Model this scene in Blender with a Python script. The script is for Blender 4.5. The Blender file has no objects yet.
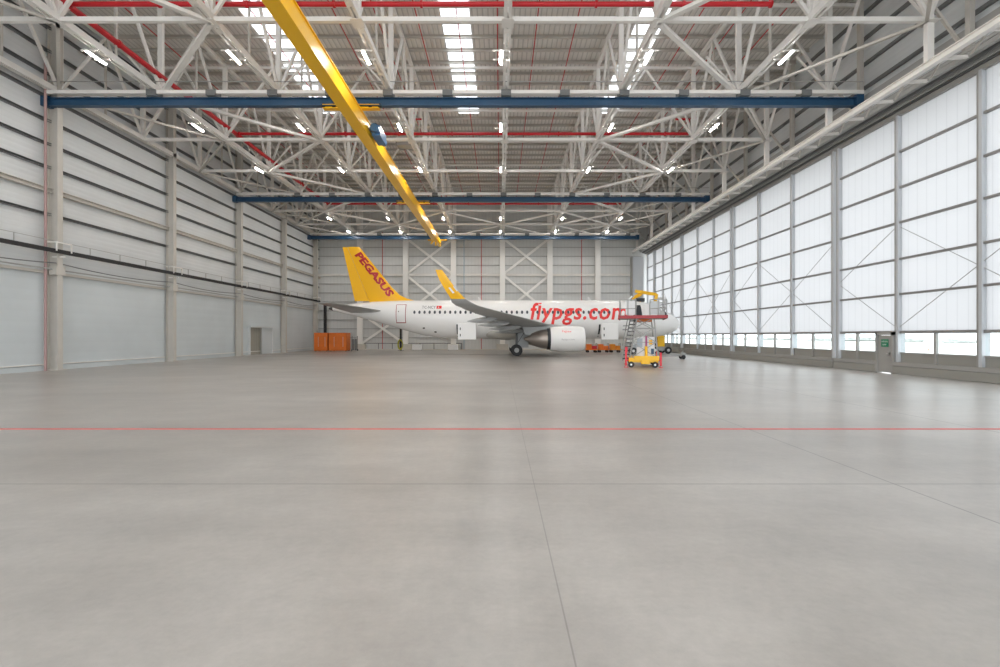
import bpy, bmesh, math, random
from mathutils import Vector, Matrix
random.seed(7)
sc = bpy.context.scene
COL = sc.collection
PI = math.pi

# ------------------------------------------------------------------ camera, world, exposure
cam_d = bpy.data.cameras.new('camera'); cam = bpy.data.objects.new('camera', cam_d); COL.objects.link(cam)
cam.location = (0, 0, 2.0); cam.rotation_euler = (PI/2, 0, 0)
cam_d.sensor_width = 36; cam_d.lens = 18.0; cam_d.shift_y = 2.5/1000; cam_d.clip_end = 2000
sc.camera = cam
vs = sc.view_settings
vs.view_transform = 'Standard'; vs.look = 'None'; vs.gamma = 1; vs.use_curve_mapping = False
vs.exposure = 0.39
w = bpy.data.worlds.new('overcast_sky'); sc.world = w; w.use_nodes = True
wn = w.node_tree; wn.nodes.clear()
wo = wn.nodes.new('ShaderNodeOutputWorld'); bg = wn.nodes.new('ShaderNodeBackground')
bg.inputs['Color'].default_value = (0.925, 0.965, 1.0, 1); bg.inputs['Strength'].default_value = 2.75
wn.links.new(bg.outputs[0], wo.inputs[0])
LAMP_STRENGTH = 190.0
try:
    sc.cycles.max_bounces = 10; sc.cycles.diffuse_bounces = 7; sc.cycles.transparent_max_bounces = 12
    sc.cycles.sample_clamp_indirect = 6; sc.cycles.caustics_reflective = False; sc.cycles.caustics_refractive = False
except Exception: pass

# ------------------------------------------------------------------ materials
def mat(name, rgb, rough=.5, metal=0., var=0., scale=3., spec=.5, bump=0.):
    m = bpy.data.materials.new(name); m.use_nodes = True
    nt = m.node_tree; b = nt.nodes['Principled BSDF']
    b.inputs['Base Color'].default_value = (*rgb, 1); b.inputs['Roughness'].default_value = rough
    b.inputs['Metallic'].default_value = metal
    b.inputs['Specular IOR Level'].default_value = spec
    if var or bump:
        tc = nt.nodes.new('ShaderNodeTexCoord'); n = nt.nodes.new('ShaderNodeTexNoise')
        n.inputs['Scale'].default_value = scale; n.inputs['Detail'].default_value = 5
        nt.links.new(tc.outputs['Object'], n.inputs['Vector'])
        r = nt.nodes.new('ShaderNodeMapRange')
        r.inputs['From Min'].default_value = .3; r.inputs['From Max'].default_value = .7
        r.inputs['To Min'].default_value = 1-var; r.inputs['To Max'].default_value = 1+var
        nt.links.new(n.outputs['Fac'], r.inputs['Value'])
        v = nt.nodes.new('ShaderNodeVectorMath'); v.operation = 'SCALE'
        v.inputs[0].default_value = rgb; nt.links.new(r.outputs[0], v.inputs['Scale'])
        nt.links.new(v.outputs[0], b.inputs['Base Color'])
        if bump:
            bp = nt.nodes.new('ShaderNodeBump'); bp.inputs['Strength'].default_value = bump
            nt.links.new(n.outputs['Fac'], bp.inputs['Height']); nt.links.new(bp.outputs[0], b.inputs['Normal'])
    return m

def ribbed(name, rgb, axis, period, depth=.5, rough=.5, seam=.0, seam_axis=2, seam_period=1.2, lo=.88):
    """sheet metal whose ribs repeat along one object axis"""
    m = bpy.data.materials.new(name); m.use_nodes = True
    nt = m.node_tree; b = nt.nodes['Principled BSDF']; b.inputs['Roughness'].default_value = rough
    tc = nt.nodes.new('ShaderNodeTexCoord'); sx = nt.nodes.new('ShaderNodeSeparateXYZ')
    nt.links.new(tc.outputs['Object'], sx.inputs[0])
    mu = nt.nodes.new('ShaderNodeMath'); mu.operation = 'MULTIPLY'; mu.inputs[1].default_value = 2*PI/period
    nt.links.new(sx.outputs[axis], mu.inputs[0])
    si = nt.nodes.new('ShaderNodeMath'); si.operation = 'SINE'; nt.links.new(mu.outputs[0], si.inputs[0])
    r = nt.nodes.new('ShaderNodeMapRange'); r.inputs['From Min'].default_value = -1; r.inputs['From Max'].default_value = -.6
    r.inputs['To Min'].default_value = lo; r.inputs['To Max'].default_value = 1
    nt.links.new(si.outputs[0], r.inputs['Value'])
    n = nt.nodes.new('ShaderNodeTexNoise'); n.inputs['Scale'].default_value = .35; n.inputs['Detail'].default_value = 4
    nt.links.new(tc.outputs['Object'], n.inputs['Vector'])
    r2 = nt.nodes.new('ShaderNodeMapRange'); r2.inputs['From Min'].default_value = .3; r2.inputs['From Max'].default_value = .7
    r2.inputs['To Min'].default_value = .95; r2.inputs['To Max'].default_value = 1.05
    nt.links.new(n.outputs['Fac'], r2.inputs['Value'])
    mm = nt.nodes.new('ShaderNodeMath'); mm.operation = 'MULTIPLY'
    nt.links.new(r.outputs[0], mm.inputs[0]); nt.links.new(r2.outputs[0], mm.inputs[1])
    v = nt.nodes.new('ShaderNodeVectorMath'); v.operation = 'SCALE'; v.inputs[0].default_value = rgb
    nt.links.new(mm.outputs[0], v.inputs['Scale']); nt.links.new(v.outputs[0], b.inputs['Base Color'])
    bp = nt.nodes.new('ShaderNodeBump'); bp.inputs['Strength'].default_value = depth; bp.inputs['Distance'].default_value = .03
    nt.links.new(si.outputs[0], bp.inputs['Height']); nt.links.new(bp.outputs[0], b.inputs['Normal'])
    return m

def translucent(name, rgb, axis=1, period=.9, opaque=.25):
    m = bpy.data.materials.new(name); m.use_nodes = True; nt = m.node_tree; nt.nodes.clear()
    o = nt.nodes.new('ShaderNodeOutputMaterial'); mx = nt.nodes.new('ShaderNodeMixShader')
    t = nt.nodes.new('ShaderNodeBsdfTranslucent'); d = nt.nodes.new('ShaderNodeBsdfDiffuse')
    d.inputs['Color'].default_value = (.85, .86, .88, 1)
    tc = nt.nodes.new('ShaderNodeTexCoord'); sx = nt.nodes.new('ShaderNodeSeparateXYZ'); nt.links.new(tc.outputs['Object'], sx.inputs[0])
    mu = nt.nodes.new('ShaderNodeMath'); mu.operation = 'MULTIPLY'; mu.inputs[1].default_value = 2*PI/period
    nt.links.new(sx.outputs[axis], mu.inputs[0])
    si = nt.nodes.new('ShaderNodeMath'); si.operation = 'SINE'; nt.links.new(mu.outputs[0], si.inputs[0])
    r = nt.nodes.new('ShaderNodeMapRange'); r.inputs['From Min'].default_value = -1; r.inputs['From Max'].default_value = -.9
    r.inputs['To Min'].default_value = .9; r.inputs['To Max'].default_value = 1
    nt.links.new(si.outputs[0], r.inputs['Value'])
    v = nt.nodes.new('ShaderNodeVectorMath'); v.operation = 'SCALE'; v.inputs[0].default_value = rgb
    nt.links.new(r.outputs[0], v.inputs['Scale']); nt.links.new(v.outputs[0], t.inputs['Color'])
    mx.inputs[0].default_value = opaque
    nt.links.new(t.outputs[0], mx.inputs[1]); nt.links.new(d.outputs[0], mx.inputs[2]); nt.links.new(mx.outputs[0], o.inputs[0])
    return m

def emis(name, rgb, s):
    m = bpy.data.materials.new(name); m.use_nodes = True; nt = m.node_tree; nt.nodes.clear()
    o = nt.nodes.new('ShaderNodeOutputMaterial'); e = nt.nodes.new('ShaderNodeEmission')
    e.inputs[0].default_value = (*rgb, 1); e.inputs[1].default_value = s; nt.links.new(e.outputs[0], o.inputs[0]); return m

def glass_mat():
    m = bpy.data.materials.new('clear_glass'); m.use_nodes = True; nt = m.node_tree; nt.nodes.clear()
    o = nt.nodes.new('ShaderNodeOutputMaterial'); mx = nt.nodes.new('ShaderNodeMixShader')
    t = nt.nodes.new('ShaderNodeBsdfTransparent'); t.inputs[0].default_value = (.95, .98, .98, 1)
    g = nt.nodes.new('ShaderNodeBsdfGlossy'); g.inputs['Roughness'].default_value = .02
    mx.inputs[0].default_value = .06
    nt.links.new(t.outputs[0], mx.inputs[1]); nt.links.new(g.outputs[0], mx.inputs[2]); nt.links.new(mx.outputs[0], o.inputs[0])
    return m

def floor_mat():
    m = bpy.data.materials.new('polished_concrete'); m.use_nodes = True; nt = m.node_tree; b = nt.nodes['Principled BSDF']
    L = nt.links
    tc = nt.nodes.new('ShaderNodeTexCoord')
    def noise(scale, detail, rough=.6, vec=None, stretch=None):
        n = nt.nodes.new('ShaderNodeTexNoise'); n.inputs['Scale'].default_value = scale
        n.inputs['Detail'].default_value = detail; n.inputs['Roughness'].default_value = rough
        if stretch:
            mp = nt.nodes.new('ShaderNodeMapping'); mp.inputs['Scale'].default_value = stretch
            L.new(tc.outputs['Object'], mp.inputs[0]); L.new(mp.outputs[0], n.inputs['Vector'])
        else: L.new(tc.outputs['Object'], n.inputs['Vector'])
        return n
    def rng(sock, a, c, lo, hi):
        r = nt.nodes.new('ShaderNodeMapRange'); r.inputs['From Min'].default_value = a; r.inputs['From Max'].default_value = c
        r.inputs['To Min'].default_value = lo; r.inputs['To Max'].default_value = hi; L.new(sock, r.inputs['Value']); return r.outputs[0]
    def mul(a, c):
        q = nt.nodes.new('ShaderNodeMath'); q.operation = 'MULTIPLY'; L.new(a, q.inputs[0]); L.new(c, q.inputs[1]); return q.outputs[0]
    n1 = noise(.16, 5, .55); n2 = noise(1.1, 6, .6); n3 = noise(9, 6, .75, stretch=(1, 1, 1)); n4 = noise(1.0, 6, .7, stretch=(.10, .42, 1))
    f = mul(mul(rng(n1.outputs['Fac'], 0, 1, .62, 1.38), rng(n2.outputs['Fac'], 0, 1, .74, 1.26)),
            mul(rng(n3.outputs['Fac'], 0, 1, .80, 1.20), rng(n4.outputs['Fac'], 0, 1, .66, 1.34)))
    # trowelled bay joints: three long ones, thinner cross ones
    sx = nt.nodes.new('ShaderNodeSeparateXYZ'); L.new(tc.outputs['Object'], sx.inputs[0])
    def line(sock, pos, hw, dark):
        s = nt.nodes.new('ShaderNodeMath'); s.operation = 'SUBTRACT'; L.new(sock, s.inputs[0]); s.inputs[1].default_value = pos
        a = nt.nodes.new('ShaderNodeMath'); a.operation = 'ABSOLUTE'; L.new(s.outputs[0], a.inputs[0])
        return rng(a.outputs[0], hw*.5, hw, dark, 1)
    for p, hw, dk in ((.46, .008, .68), (5.33, .016, .45), (10.35, .028, .45), (15.4, .03, .6)):
        f = mul(f, line(sx.outputs[0], p, hw, dk))
    for p, hw, dk in ((6.76, .026, .62), (15.6, .04, .88), (23.0, .08, .88)):
        f = mul(f, line(sx.outputs[1], p, hw, dk))
    tint = nt.nodes.new('ShaderNodeMixRGB'); tint.inputs[1].default_value = (.365, .327, .288, 1); tint.inputs[2].default_value = (.39, .38, .365, 1)
    L.new(rng(n1.outputs['Fac'], 0, 1, 0, 1), tint.inputs[0])
    v = nt.nodes.new('ShaderNodeVectorMath'); v.operation = 'SCALE'; L.new(tint.outputs[0], v.inputs[0]); L.new(f, v.inputs['Scale'])
    L.new(v.outputs[0], b.inputs['Base Color'])
    L.new(rng(n2.outputs['Fac'], .1, .9, .285, .35), b.inputs['Roughness'])
    b.inputs['Specular IOR Level'].default_value = .75
    return m

M = {}
M['floor'] = floor_mat()
M['bright'] = mat('white_painted_steel', (.90, .89, .86), .45)
M['steel'] = mat('off_white_painted_steel', (.83, .81, .775), .45, var=.04, scale=1.5)
M['steel2'] = mat('beige_painted_steel', (.57, .545, .50), .5, var=.04, scale=1.5)
M['clad'] = ribbed('grey_wall_sheet', (.66, .685, .695), 2, .3, .12, .5, lo=.97)
M['cladback'] = ribbed('pale_wall_sheet', (.66, .67, .66), 0, .5, .1, .5, lo=.95)
M['panel'] = ribbed('pale_blue_grey_panel', (.60, .65, .67), 2, .6, .06, .42, lo=.985)
M['roof'] = ribbed('corrugated_roof_sheet', (.80, .78, .74), 0, .33, .5, .5, lo=.72)
M['girt'] = mat('dark_grey_steel', (.17, .175, .175), .5)
M['girt2'] = mat('mid_grey_steel', (.40, .40, .39), .5)
M['blue'] = mat('deep_blue_paint', (.018, .072, .15), .42, var=.05)
M['yellow'] = mat('crane_yellow_paint', (1.0, .56, .01), .28)
M['red'] = mat('fire_pipe_red', (.55, .012, .02), .38)
M['poly'] = translucent('milky_polycarbonate', (.64, .643, .648), 1, .55, .15)
M['sky_l'] = translucent('skylight_sheet', (.95, .96, .97), 0, .3, .1)
M['glass'] = glass_mat()
M['lamp'] = emis('lamp_tube', (1.0, .95, .89), LAMP_STRENGTH)
M['plane'] = mat('aircraft_white_paint', (.93, .93, .92), .25)
M['belly'] = mat('aircraft_belly_grey', (.62, .61, .57), .35)
M['wing'] = mat('wing_grey_paint', (.40, .41, .41), .38, var=.03)
M['tail'] = mat('tail_yellow_paint', (1.0, .53, .005), .3)
M['letter'] = mat('lettering_red', (.88, .04, .035), .35)
M['letterd'] = mat('lettering_dark_red', (.50, .015, .02), .35)
M['black'] = mat('black_rubber', (.018, .018, .02), .6)
M['dark'] = mat('dark_interior', (.03, .035, .04), .5)
M['winglass'] = mat('cabin_window_dark', (.10, .11, .13), .2)
M['chrome'] = mat('bare_metal', (.6, .6, .6), .3, 1.)
M['core'] = mat('engine_core_metal', (.36, .31, .27), .4, .7)
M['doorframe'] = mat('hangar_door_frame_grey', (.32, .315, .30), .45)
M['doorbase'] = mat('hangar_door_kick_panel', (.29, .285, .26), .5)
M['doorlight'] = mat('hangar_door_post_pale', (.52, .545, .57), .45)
M['muntin'] = mat('hangar_door_rail_dark', (.24, .235, .23), .5)
M['orange'] = mat('orange_paint', (.72, .17, .015), .5, var=.06, scale=2)
M['orange2'] = mat('bright_orange_paint', (1.0, .25, .03), .45)
M['cream'] = mat('cream_concrete', (.62, .59, .53), .7, var=.05)
M['green'] = mat('exit_sign_green', (.01, .22, .11), .4)
M['white'] = mat('white_paint', (.8, .8, .8), .4)
M['outred'] = mat('outrigger_red', (.75, .03, .05), .4)
M['deckred'] = mat('deck_edge_red', (.38, .04, .05), .5)
M['olive'] = mat('olive_yellow_hose', (.42, .40, .04), .6)
M['tarmac'] = mat('pale_airfield_concrete', (.75, .74, .72), .8, var=.04, scale=.05)
M['leafy'] = mat('hazy_tree_green', (.44, .46, .44), .9, var=.15, scale=.3)
M['reddirt'] = mat('airfield_orange_marker', (.8, .2, .1), .6)

# ------------------------------------------------------------------ mesh builder
class MB:
    def __init__(s): s.v = []; s.f = []; s.smooth = False
    def add(s, vs_, fs): o = len(s.v); s.v += [tuple(p) for p in vs_]; s.f += [tuple(i+o for i in q) for q in fs]; return s
    def box(s, x0, x1, y0, y1, z0, z1):
        return s.add([(x0,y0,z0),(x1,y0,z0),(x1,y1,z0),(x0,y1,z0),(x0,y0,z1),(x1,y0,z1),(x1,y1,z1),(x0,y1,z1)],
                     [(0,3,2,1),(4,5,6,7),(0,1,5,4),(1,2,6,5),(2,3,7,6),(3,0,4,7)])
    def frame(s, a, b, up=(0,0,1)):
        a = Vector(a); b = Vector(b); d = (b-a).normalized(); u = Vector(up)
        if abs(d.dot(u)) > .98: u = Vector((0,1,0))
        r = d.cross(u).normalized(); u = r.cross(d).normalized(); return a, b, r, u
    def prof(s, a, b, pts, up=(0,0,1)):
        a, b, r, u = s.frame(a, b, up); n = len(pts)
        vs_ = [a + r*p + u*q for p, q in pts] + [b + r*p + u*q for p, q in pts]
        fs = [(i, (i+1) % n, n+(i+1) % n, n+i) for i in range(n)] + [tuple(range(n-1, -1, -1)), tuple(range(n, 2*n))]
        return s.add(vs_, fs)
    def bar(s, a, b, w_=.1, h=None, up=(0,0,1)):
        h = h or w_; return s.prof(a, b, [(-w_/2,-h/2),(w_/2,-h/2),(w_/2,h/2),(-w_/2,h/2)], up)
    def ibeam(s, a, b, w_, h, t=.04, up=(0,0,1)):
        s.prof(a, b, [(-w_/2,-h/2),(w_/2,-h/2),(w_/2,-h/2+t),(-w_/2,-h/2+t)], up)
        s.prof(a, b, [(-w_/2,h/2-t),(w_/2,h/2-t),(w_/2,h/2),(-w_/2,h/2)], up)
        return s.prof(a, b, [(-t/2,-h/2+t),(t/2,-h/2+t),(t/2,h/2-t),(-t/2,h/2-t)], up)
    def tube(s, a, b, r=.05, n=8, r2=None):
        a, b, rr, u = s.frame(a, b); r2 = r if r2 is None else r2
        vs_ = [a + (rr*math.cos(2*PI*i/n) + u*math.sin(2*PI*i/n))*r for i in range(n)] + \
              [b + (rr*math.cos(2*PI*i/n) + u*math.sin(2*PI*i/n))*r2 for i in range(n)]
        s.smooth = True
        return s.add(vs_, [(i, (i+1) % n, n+(i+1) % n, n+i) for i in range(n)] + [tuple(range(n-1,-1,-1)), tuple(range(n, 2*n))])
    def path(s, pts, r=.03, n=7):
        for a, b in zip(pts, pts[1:]): s.tube(a, b, r, n)
        return s
    def rings(s, rings, cap=True, close=True):
        n = len(rings[0]); o = len(s.v)
        for r in rings: s.v += [tuple(p) for p in r]
        for k in range(len(rings)-1):
            for i in range(n if close else n-1):
                j = (i+1) % n; s.f.append((o+k*n+i, o+k*n+j, o+(k+1)*n+j, o+(k+1)*n+i))
        if cap: s.f.append(tuple(o+i for i in range(n-1,-1,-1))); s.f.append(tuple(o+(len(rings)-1)*n+i for i in range(n)))
        s.smooth = True; return s
    def lathe_x(s, prof, cy, cz, n=32, cap=False):
        return s.rings([[(x, cy+r*math.cos(2*PI*i/n), cz+r*math.sin(2*PI*i/n)) for i in range(n)] for x, r in prof], cap)
    def wheel(s, cx, cy, cz, r, w_, n=24):      # axle along y
        pr = [(-w_/2, r*.55), (-w_/2, r*.86), (-w_*.36, r*.97), (-w_*.18, r), (w_*.18, r), (w_*.36, r*.97), (w_/2, r*.86), (w_/2, r*.55)]
        return s.rings([[(cx+q*math.cos(2*PI*i/n), cy+y, cz+q*math.sin(2*PI*i/n)) for i in range(n)] for y, q in pr], True)
    def build(s, name, m, parent=None, bevel=0, auto=True):
        me = bpy.data.meshes.new(name); me.from_pydata(s.v, [], s.f)
        bm = bmesh.new(); bm.from_mesh(me); bmesh.ops.recalc_face_normals(bm, faces=bm.faces)
        bm.to_mesh(me); bm.free()
        me.materials.append(m)
        if s.smooth:
            me.polygons.foreach_set('use_smooth', [True]*len(me.polygons))
            try: me.set_sharp_from_angle(angle=math.radians(38))
            except Exception: pass
        me.update()
        o = bpy.data.objects.new(name, me); COL.objects.link(o)
        if parent: o.parent = parent
        if bevel:
            bv = o.modifiers.new('bevel', 'BEVEL'); bv.width = bevel; bv.segments = 2; bv.limit_method = 'ANGLE'
        return o

def tag(o, label=None, cat=None, group=None, kind=None):
    if label: o['label'] = label
    if cat: o['category'] = cat
    if group: o['group'] = group
    if kind: o['kind'] = kind
    return o
def empty(name, loc=(0,0,0), label=None, cat=None, group=None, rz=0):
    o = bpy.data.objects.new(name, None); COL.objects.link(o); o.location = loc; o.rotation_euler.z = rz
    o.empty_display_size = .3
    return tag(o, label, cat, group)
def copy_tree(o, parent=None):
    c = o.copy(); COL.objects.link(c)
    if parent: c.parent = parent
    for ch in list(o.children): copy_tree(ch, c)
    return c
def struct(o, label): return tag(o, label, None, None, 'structure')
ORD = ['first','second','third','fourth','fifth','sixth','seventh','eighth','ninth','tenth','eleventh','twelfth']

# ------------------------------------------------------------------ dimensions (metres; camera at origin, +y into the hall)
WL, WR, YB, YF = -26.3, 20.9, 72.6, -14.0
ZR, ZC = 22.0, 16.1
LX = [-19.9, -13.0, -6.4, .35, 7.1, 14.0, 19.3]          # long truss lines
NY = [8.8 + 6.85*k for k in range(10)]                    # cross lines 8.8 .. 70.45

# ------------------------------------------------------------------ room shell
struct(MB().box(WL-.3, WR+.2, YF, YB+.3, -.4, 0).build('floor', M['floor']), 'pale polished concrete hangar floor with thin joints')
wl = struct(MB().box(WL-.35, WL-.05, YF, YB, 0, ZR).build('wall_left', M['clad']), 'tall grey sheet-metal side wall with horizontal rails')
for z in [7.9, 9.07, 10.45, 11.8, 13.15, 14.5, 15.85, 17.2, 18.55, 19.9, 21.2]:
    if z == 10.45:
        MB().ibeam((WL+.12, YF, z), (WL+.12, YB, z), .3, .26, .04).build('wall_rail', M['steel2'], wl)
    elif z != 7.9:
        MB().prof((WL+.05, YF, z), (WL+.05, YB, z), [(-.1,-.07),(.1,-.07),(.1,-.05),(-.08,-.05),(-.08,.05),(.1,.05),(.1,.07),(-.1,.07)]).build('wall_rail', M['girt'], wl)  # dark rail colour carries the shade under and inside the open section
cols_y = [8.6, 18.9, 29.2, 39.5, 49.8, 60.1, 70.4]
ends = [YF] + cols_y + [YB]
for a, b in zip(ends, ends[1:]):
    p = MB().box(WL-.06, WL+.06, a+.45, b-.45, .38, 5.6).build('wall_panel', M['panel'], wl)
    MB().box(WL-.04, WL+.12, a+.45, b-.45, 0, .30).build('kick_plate', M['panel'], wl)
    MB().box(WL+.0, WL+.16, a+.45, b-.45, .33, .39).build('wall_rail', M['steel'], wl)
    MB().box(WL-.02, WL+.22, a+.4, b-.4, 5.6, 5.75).build('wall_rail', M['steel2'], wl)
wb = struct(MB().box(WL-.3, WR+.7, YB, YB+.3, 0, ZR).build('wall_back', M['cladback']), 'pale cladding end wall behind the aircraft')
for z in [1.7, 3.0, 4.3, 5.6, 6.9, 8.2, 9.5, 12.2, 13.5, 14.8, 17, 18.5, 20]:
    MB().box(WL, WR-.4, YB-.14, YB, z, z+.1).build('wall_rail', M['girt2'], wb)
MB().ibeam((WL, YB-.2, 10.85), (WR-.4, YB-.2, 10.85), .3, .3, .05).build('wall_rail', M['steel'], wb)
wr = struct(MB().box(21.55, 21.8, YF, YB, 14.3, ZR).build('wall_right', M['clad']), 'grey cladding above the sliding doors')
for z in [15.0, 16.5, 17.9, 19.4, 20.9]:
    MB().box(21.4, 21.56, YF, YB, z, z+.18).build('wall_rail', M['girt'], wr)
MB().box(20.2, 21.6, YF, YB, 14.28, 14.42).build('soffit', M['girt2'], wr)
MB().box(21.38, 21.54, YF, YB, 15.4, 16.1).build('wall_rail', M['girt2'], wr)

# roof with three skylight strips (a run of openings ending 45 m in)
ceil = bpy.data.objects.new('ceiling', None); COL.objects.link(ceil); struct(ceil, 'corrugated roof on cross purlins')
SKY = [(-16.0, -14.2), (-3.7, -1.9), (8.7, 10.5)]
SY0, SY1 = 2.0, 45.0
rb = MB(); xs = [WL-.4] + [q for s_ in SKY for q in s_] + [21.8]
for i in range(0, len(xs), 2): rb.box(xs[i], xs[i+1], YF, YB+.3, ZR, ZR+.06)
for a, b in SKY:
    rb.box(a, b, YF, SY0, ZR, ZR+.06); rb.box(a, b, SY1, YB+.3, ZR, ZR+.06)
rb.build('roof_sheet', M['roof'], ceil)
for k in range(49):
    y = -4 + 1.55*k
    MB().prof((WL, y, ZR-.13), (21.5, y, ZR-.13), [(-.05,-.12),(.05,-.12),(.05,-.10),(-.035,-.10),(-.035,.10),(.05,.10),(.05,.12),(-.05,.12)]).build('purlin', M['steel2'], ceil)
for i, (a, b) in enumerate(SKY):
    o = MB().box(a, b, SY0, SY1, ZR+.07, ZR+.08).build('window_%d' % (i+1), M['sky_l'])
    struct(o, 'long bright skylight strip in the roof')

# ------------------------------------------------------------------ sliding hangar doors on the glazed side
def door_post(mb_d, mb_l, y):
    mb_d.box(WR-.05, WR+.32, y+.0, y+.12, .6, 13.55)
    mb_l.box(WR-.08, WR+.30, y-.16, y+.0, .6, 13.55)
ROWS = [2.24, 4.19, 6.03, 7.94, 9.77, 11.64, 13.5]
def hangar_leaf(n, posts, wicket=None):
    root = bpy.data.objects.new('door_%d' % n, None); COL.objects.link(root); root.location = (0, 0, 0)
    struct(root, 'sliding hangar door leaf with milky panels above a clear window strip')
    y0, y1 = posts[0]+.08, posts[-1]-.08
    for k, y in enumerate(posts):
        yy = y + (.24 if k == 0 else (-.24 if k == len(posts)-1 else 0))
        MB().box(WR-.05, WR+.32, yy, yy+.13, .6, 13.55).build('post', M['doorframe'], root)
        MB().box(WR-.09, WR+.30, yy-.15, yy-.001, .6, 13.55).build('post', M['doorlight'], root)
    segs = [(y0, y1)]
    if wicket: segs = [(y0, wicket[0]-.14), (wicket[1]+.14, y1)]
    for a, b in segs:
        MB().box(WR-.22, WR+.2, a, b, .02, .42).build('kick_panel', M['doorbase'], root)
        MB().box(WR-.2, WR+.2, a, b, .44, .64).build('bottom_rail', M['doorframe'], root)
    for a, b in zip(posts, posts[1:]):
        a2, b2 = a+.14, b-.16
        sgs = [(a2, b2)]
        if wicket and a < wicket[0] < b: sgs = [(a2, wicket[0]-.16)] if wicket[0]-a2 > .6 else [(wicket[1]+.16, b2)]
        for p, q in sgs:
            if q - p < .3: continue
            MB().box(WR+.06, WR+.12, p, q, .64, 1.10).build('lower_panel', M['doorbase'], root)
            m_ = (p+q)/2
            f = MB().box(WR-.02, WR+.12, m_-.06, m_+.06, .64, 2.16)
            f.box(WR+.02, WR+.14, p, q, 1.08, 1.15).build('window_frame', M['doorframe'], root)
            MB().box(WR+.06, WR+.07, p, q, 1.15, 2.16).build('window_pane', M['glass'], root)
        MB().box(WR-.02, WR+.14, a2, b2, 2.13, 2.27).build('sill_rail', M['muntin'], root)
        for k, z in enumerate(ROWS[1:-1]):
            MB().box(WR-.03, WR+.10, a2, b2, z-.055, z+.055).build('rail', M['muntin'], root)
        for z0, z1 in zip(ROWS, ROWS[1:]):
            MB().box(WR+.10, WR+.14, a2, b2, z0, z1).build('translucent_panel', M['poly'], root)
    MB().box(WR-.06, WR+.3, y0, y1, 13.5, 13.72).build('top_rail', M['doorframe'], root)
    if len(posts) == 4:
        a, b, c = posts[0]+.2, posts[2], posts[3]-.2
        for p, q in (((a, 2.4), (b, 7.8)), ((a, 7.8), (b, 2.4)), ((b, 2.4), (c, 5.2)), ((b, 7.8), (c, 5.2))):
            MB().bar((WR+.02, p[0], p[1]), (WR+.02, q[0], q[1]), .024).build('tie_rod', M['doorframe'], root)
    return root
LEAVES = [[-10.0, -5.4, -.9, 3.6], [3.6, 8.1, 12.6, 17.2], [17.2, 21.75, 26.3, 31.1], [31.1, 35.8, 40.4, 45.0],
          [45.0, 49.0, 53.0, 57.5], [57.5, 60.9, 64.2, 67.7], [67.7, 71.2]]
WK = (26.5, 27.45)
leaf3 = None
for i, ps in enumerate(LEAVES):
    r_ = hangar_leaf(i+1, ps, WK if i == 2 else None)
    if i == 2: leaf3 = r_
wk = MB().box(WR-.14, WR-.06, WK[0], WK[1], .05, 2.04).build('door_8', M['doorframe'])
struct(wk, 'grey personnel door with a green sign in the sliding doors')
fr = MB().box(WR-.2, WR+.05, WK[0]-.14, WK[0]-.01, 0, 2.2); fr.box(WR-.2, WR+.05, WK[1]+.01, WK[1]+.14, 0, 2.2)
fr.box(WR-.2, WR+.05, WK[0]-.14, WK[1]+.14, 2.05, 2.2).build('door_frame', M['doorframe'], wk)
h = MB(); h.tube((WR-.2, WK[0]+.12, 1.05), (WR-.2, WK[0]+.30, 1.05), .015); h.box(WR-.21, WR-.13, WK[0]+.10, WK[0]+.14, .98, 1.12).build('door_handle', M['chrome'], wk)
sg = MB().box(WR-.165, WR-.14, 26.72, 27.2, 1.42, 1.82).build('exit_sign', M['green'], wk)

def text_mesh(txt, size, offset=0., shear=0., spacing=1., res=2):
    cu = bpy.data.curves.new('txt', 'FONT'); cu.body = txt; cu.size = size; cu.offset = offset; cu.shear = shear
    cu.space_character = spacing; cu.resolution_u = res; cu.fill_mode = 'FRONT'
    o = bpy.data.objects.new('txt', cu); COL.objects.link(o)
    dg = bpy.context.evaluated_depsgraph_get(); me = bpy.data.meshes.new_from_object(o.evaluated_get(dg))
    bpy.data.objects.remove(o); bpy.data.curves.remove(cu); return me
def put_text(txt, size, fn, name, m, parent, offset=0, shear=0, spacing=1., fit=None, cuts=0):
    """text laid in (u,v), each vertex moved to fn(u,v)"""
    me = text_mesh(txt, size, offset, shear, spacing)
    bm = bmesh.new(); bm.from_mesh(me)
    if cuts:
        bmesh.ops.triangulate(bm, faces=bm.faces)
        for _ in range(cuts):
            bmesh.ops.subdivide_edges(bm, edges=[e for e in bm.edges if e.calc_length() > .12], cuts=1)
            bmesh.ops.triangulate(bm, faces=bm.faces)
    xs_ = [v.co.x for v in bm.verts]; x0, x1 = min(xs_), max(xs_)
    k = fit/(x1-x0) if fit else 1
    for v in bm.verts: v.co = Vector(fn((v.co.x-x0)*k, v.co.y))
    bm.to_mesh(me); bm.free(); me.materials.clear(); me.materials.append(m); me.name = name
    o = bpy.data.objects.new(name, me); COL.objects.link(o); o.parent = parent; return o
put_text('ACİL ÇIKIŞ', .1, lambda u, v: (WR-.168, 27.17-u, 1.67+v), 'sign_text', M['white'], sg, fit=.44, offset=.002)
put_text('EXIT', .1, lambda u, v: (WR-.168, 27.09-u, 1.50+v), 'sign_text', M['white'], sg, fit=.26, offset=.002)

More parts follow.
